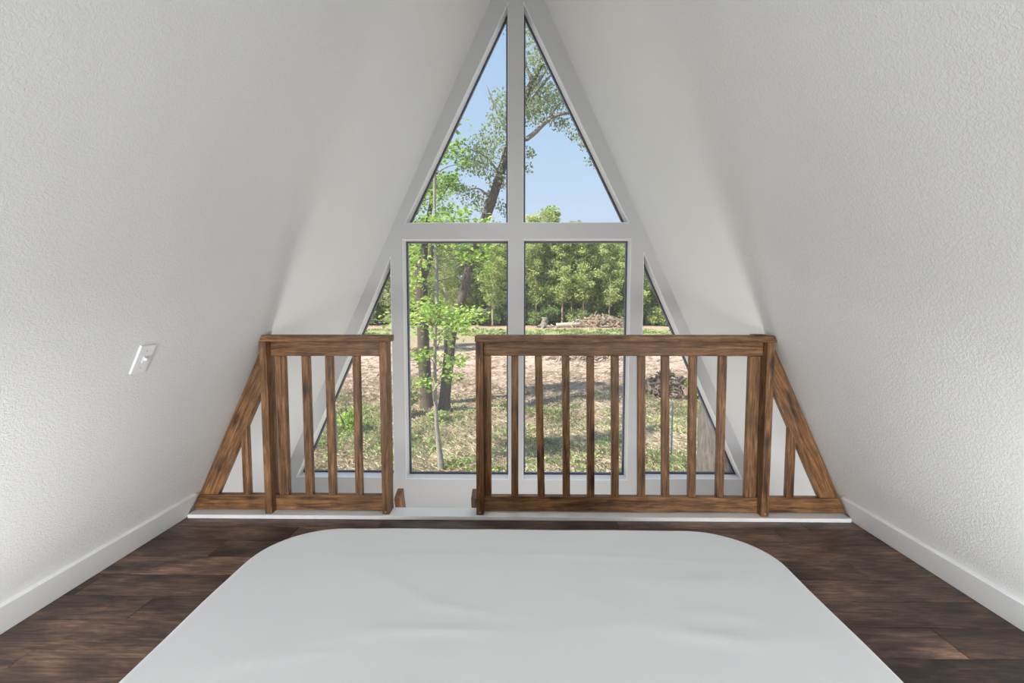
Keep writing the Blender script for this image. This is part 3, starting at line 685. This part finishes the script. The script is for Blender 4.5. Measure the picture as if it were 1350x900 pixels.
SPOT += [(x_, (53.4 if k_ % 2 else 55.4)+(k_*7 % 5)*.3, 5, s_) for k_, (x_, s_) in enumerate(((-17.6, .85), (-14.1, .9), (-11.6, .8), (-8.4, .85), (-6.1, .8), (-3.0, .85), (-1.2, .9), (1.9, .95), (3.4, 1.0), (5.0, .9), (6.1, 1.0), (7.4, .95), (8.7, .9), (10.2, .85), (11.7, .8), (13.2, .8), (16.6, .8)))]
used = set()
for x, y, k, s in SPOT:
    o = KIN[k] if k not in used else copy_tree(KIN[k]); used.add(k)
    o.location = (x, y, gz_at(x, y)-.1); o.rotation_euler = (0, 0, rnd.uniform(0, 6.28)); o.scale = (s, s, s*rnd.uniform(.96, 1.03))
# nearer thin trees on the left, showing through the left panes
near_l = [copy_tree(KIN[0]), copy_tree(KIN[2]), copy_tree(KIN[3])]
for o, (x, y, s), lab in zip(near_l, ((-6.9, 33, .72), (-5.6, 36, .66), (-8.8, 34, .75)), ('mid green tree on bare trunk left in the clearing, nearer than the woodland', 'pale yellow-green tree left in the clearing, nearer than the woodland', 'slim grey-green tree left in the clearing, nearer than the woodland')):
    o.location = (x, y, gz_at(x, y)-.1); o.scale = (s, s, s); o.rotation_euler = (0, 0, rnd.uniform(0, 6)); o['label'] = lab; del o['group']

# dark understorey shrubs along the foot of the woodland
def shrub(name, label, r, h, leafm, size, n, group=None):
    root = empty(name, (0, 0, 0), label, 'shrub', group); t = Mesh()
    for k in range(6):
        a = k*1.05; limb(t, [(0, 0, -.1), (math.cos(a)*r*.3, math.sin(a)*r*.3, h*.5), (math.cos(a)*r*.6, math.sin(a)*r*.6, h*.85)], [.035, .02, .006], 5, 0, 2)
    t.build('stem', B_dark, root, True); t = Mesh()
    for k in range(9): t.blob((rnd.uniform(-.6, .6)*r, rnd.uniform(-.6, .6)*r, h*rnd.uniform(.25, .8)), r*.5, n//9, size, h/r*.5)
    o = t.build('foliage', leafm, root); o['kind'] = 'stuff'; return root
SK = [shrub('shrub', 'deep green understorey shrub at the foot of the woodland', 1.6, 2.6, L_dark, .24, 1000, 'understorey shrubs'),
      shrub('shrub', 'mid green understorey shrub at the foot of the woodland', 1.5, 2.2, L_mid, .24, 1000, 'understorey shrubs')]
SK.append(shrub('shrub', 'tall pale green shrub filling between the woodland trunks', 1.5, 3.0, L_yellow, .24, 1300, 'understorey shrubs'))
SS = [(-20, 54, 1), (-17.5, 55, 0), (-14.5, 54, 1), (-12, 55, 0), (-9.5, 54, 1), (-7, 55, 1), (-4.5, 54, 0), (-2.8, 55, 0), (-1, 54.5, 0), (.8, 55, 1), (2.4, 54, 0), (3.6, 55, 0), (5.2, 55.5, 1), (6.6, 54.5, 1), (8.6, 55.5, 0), (9.6, 54.8, 0), (11, 55.5, 0), (12.4, 54.5, 1), (14.4, 55, 0), (16.2, 54, 1), (18, 55, 1), (20.5, 54, 0)]
SS += [(-21+1.25*k+rnd.uniform(-.5, .5), 57.2+rnd.uniform(-.9, 1.6), 2) for k in range(34)]
us = set()
for x, y, k in SS:
    o = SK[k] if k not in us else copy_tree(SK[k]); us.add(k)
    o.location = (x, y, gz_at(x, y)); s = rnd.uniform(.75, 1.2) if y < 56 else rnd.uniform(1.1, 1.9) if y < 60 else rnd.uniform(1.3, 1.9); o.scale = (s, s, s*rnd.uniform(.8, 1.15)); o.rotation_euler = (0, 0, rnd.uniform(0, 6))
for x, y, s, h, lm, lab in ((-5.55, 15.0, .55, .9, L_bright, 'small lime green bush on the bank outside the left side window'), (8.0, 21.0, .8, 1.0, L_bright, 'lime green bush on the dark brush mound outside the right side window'),
                        (-4.35, 17.6, .7, 1.5, L_mid, 'leafy bush at the foot of the forked dark trunk'), (-2.9, 16.6, .4, .5, L_mid, 'low weedy bush between the leaning oak and the pale sapling')):
    o = shrub('bush', lab, s, h, lm, .13, 420); o.location = (x, y, gz_at(x, y)-.05)

# brush, stump, felled log
def brush_pile(name, label, x, y, rx, ry, h, n, m, seed, ln=1.2):
    rnd.seed(seed); root = empty(name, (x, y, gz_at(x, y)), label, 'brush pile'); t = Mesh()
    for _ in range(n):
        px, py = rnd.gauss(0, rx*.45), rnd.gauss(0, ry*.45); zz = h*math.exp(-(px/rx)**2*1.8-(py/ry)**2*1.8)
        c = Vector((px, py, gz_at(x+px, y+py)-root.location.z+rnd.uniform(-.1, 1)*zz)); d = Vector((rnd.gauss(0, 1), rnd.gauss(0, 1), rnd.gauss(0, .45))).normalized()*rnd.uniform(.4, 1)*ln*.5
        r = rnd.uniform(.02, .07); t.tube([c-d, c+Vector((rnd.gauss(0, .06), 0, rnd.gauss(0, .06))), c+d], [r, r*.9, r*.5], 5)
    o = t.build('branches', m, root, True); o['kind'] = 'stuff'
    t = Mesh(); b = []
    for _ in range(14):                                            # the soil heaped under the brush
        px, py = rnd.gauss(0, rx*.35), rnd.gauss(0, ry*.3); zz = h*.55*math.exp(-(px/rx)**2-(py/ry)**2)
        limb(t, [(px-.5, py, gz_at(x+px, y+py)-root.location.z-.2), (px, py+.1, gz_at(x+px, y+py)-root.location.z+zz*.5), (px+.5, py, gz_at(x+px, y+py)-root.location.z-.2)], [.25, .45*h, .25], 8, .5, 3)
    o = t.build('soil_heap', plain('heaped_earth_%d' % seed, (.22, .15, .11), .95, var=.4, scale=3), root, True); return root
brush_pile('brush_pile', 'long heap of grey-brown brush at the woodland edge, seen above the long railing', 9.0, 51.5, 3.6, 1.1, 1.5, 420, B_dead, 21, 1.6)
brush_pile('brush_pile', 'dark mound of roots and soil outside the right side window', 6.9, 21.5, 1.3, 1.0, 1.0, 260, B_dark, 22, .9)
brush_pile('brush_pile', 'loose heap of straw coloured twigs on the bare dirt behind the long railing', 4.2, 31, 2.4, 1.0, .7, 320, B_dead, 23, 1.2)
o = empty('log', (5.3, 50.3, gz_at(5.3, 50.3)+.28), 'pale felled log lying before the brush heap at the woodland edge', 'log')
t = Mesh(); limb(t, [(-1.3, 0, 0), (0, .1, .05), (1.3, .1, .18)], [.24, .26, .22], 10, .15); t.build('trunk', B_pale, o, True)
t = Mesh(); limb(t, [(.3, 0, .2), (.9, -.1, .55), (1.2, -.1, .6)], [.09, .07, .04], 7); t.build('branch_stub', B_pale, o, True)
o = empty('tree_stump', (2.75, 50.6, gz_at(2.75, 50.6)), 'grey upended stump at the woodland edge, left of the pale log', 'stump')
t = Mesh(); limb(t, [(0, 0, -.2), (.0, 0, .3), (.05, 0, .7), (.1, 0, 1.1)], [.55, .40, .36, .30], 12, .5); t.build('trunk', B_grey, o, True)
t = Mesh(); [limb(t, [(0, 0, .1), (math.cos(a)*.7, math.sin(a)*.7, .15), (math.cos(a)*1.1, math.sin(a)*1.1, -.15)], [.2, .14, .05], 6, .2, 2) for a in (0, 1.1, 2.3, 3.4, 4.5, 5.5)]; t.build('root', B_grey, o, True)

# steel fence posts on the bank
M_post = plain('blue_grey_steel', (.10, .16, .20), .5, .3)
for x, y, h, lab in ((4.29, 13.0, 1.5, 'thin blue-grey steel fence post outside the right side window'), (-5.14, 13.0, 1.25, 'thin blue-grey steel fence post outside the left side window')):
    g = gz_at(x, y); r_ = empty('fence_post', (x, y, g), lab, 'fence post')
    bm = bmesh.new(); box_bm(bm, -.022, .022, -.006, 0, -.2, h); box_bm(bm, -.004, .004, 0, .03, -.2, h); bm_obj('stake', bm, M_post, r_)
    bm = bmesh.new(); box_bm(bm, -.026, .026, -.010, .004, h-.06, h+.01); bm_obj('tip', bm, M_post, r_)

# ground cover: countless blades, clods, litter
def cover(name, label, cat, m, n, y0, y1, hgt, wid, seed, mask, lay):
    q = random.Random(seed); V = []; F = []
    while n > 0:
        y = y0+(y1-y0)*q.random()**1.4; hw = 3+y*.52; x = q.uniform(-hw, hw)
        if noise.noise((x*.45+seed, y*.45, seed))+q.gauss(0, .22) < mask: n -= .3; continue
        n -= 1; z = gz_at(x, y)
        for _ in range(5):
            a = q.uniform(0, 6.28); bx_, by_ = x+q.gauss(0, .10), y+q.gauss(0, .10); h = hgt*q.uniform(.5, 1.2); ln = lay*q.uniform(.4, 1.2)
            ca, sa = math.cos(a), math.sin(a); b = len(V); w = wid
            V += [(bx_-sa*w, by_+ca*w, z-.02), (bx_+sa*w, by_-ca*w, z-.02), (bx_+ca*ln*.4+sa*w*.7, by_+sa*ln*.4-ca*w*.7, z+h*.7), (bx_+ca*ln, by_+sa*ln, z+h)]
            F.append((b, b+1, b+2, b+3))
    me = bpy.data.meshes.new(name); me.from_pydata(V, [], F); me.update(); o = mesh_obj(name, me, m); tag(o, label, cat, None, 'stuff')
cover('grass', 'green tufts of grass and weeds on the near bank', 'grass', L_grass, 6500, 9.5, 21, .15, .015, 3, .13, .16)
cover('dry_grass', 'straw coloured dead grass strewn over the near bank', 'dry grass', L_straw, 17000, 9.5, 26, .07, .012, 8, -.3, .26)
cover('ground_litter', 'twigs and dead straw scattered over the bare dirt clearing', 'litter', B_dead, 6000, 20, 36, .07, .014, 14, -.1, .35)
cover('verge_grass', 'green strip of grass before the woodland', 'grass', L_grass, 2500, 43.5, 48.5, .18, .04, 31, .05, .2)

rnd.seed(44); t = Mesh(); k = 0
while k < 420:
    y = 9.6+9*rnd.random()**1.3; x = rnd.uniform(-1, 1)*(3+y*.5)
    if noise.noise((x*.4+5, y*.4, 2))+rnd.gauss(0, .15) < .12: continue
    k += 1; t.blob((x, y, gz_at(x, y)+.08), rnd.uniform(.12, .28), 22, .09, .5, .4)
tag(t.build('weeds', L_mid), 'low broad leaved weeds growing in patches on the near bank', 'weeds', None, 'stuff')
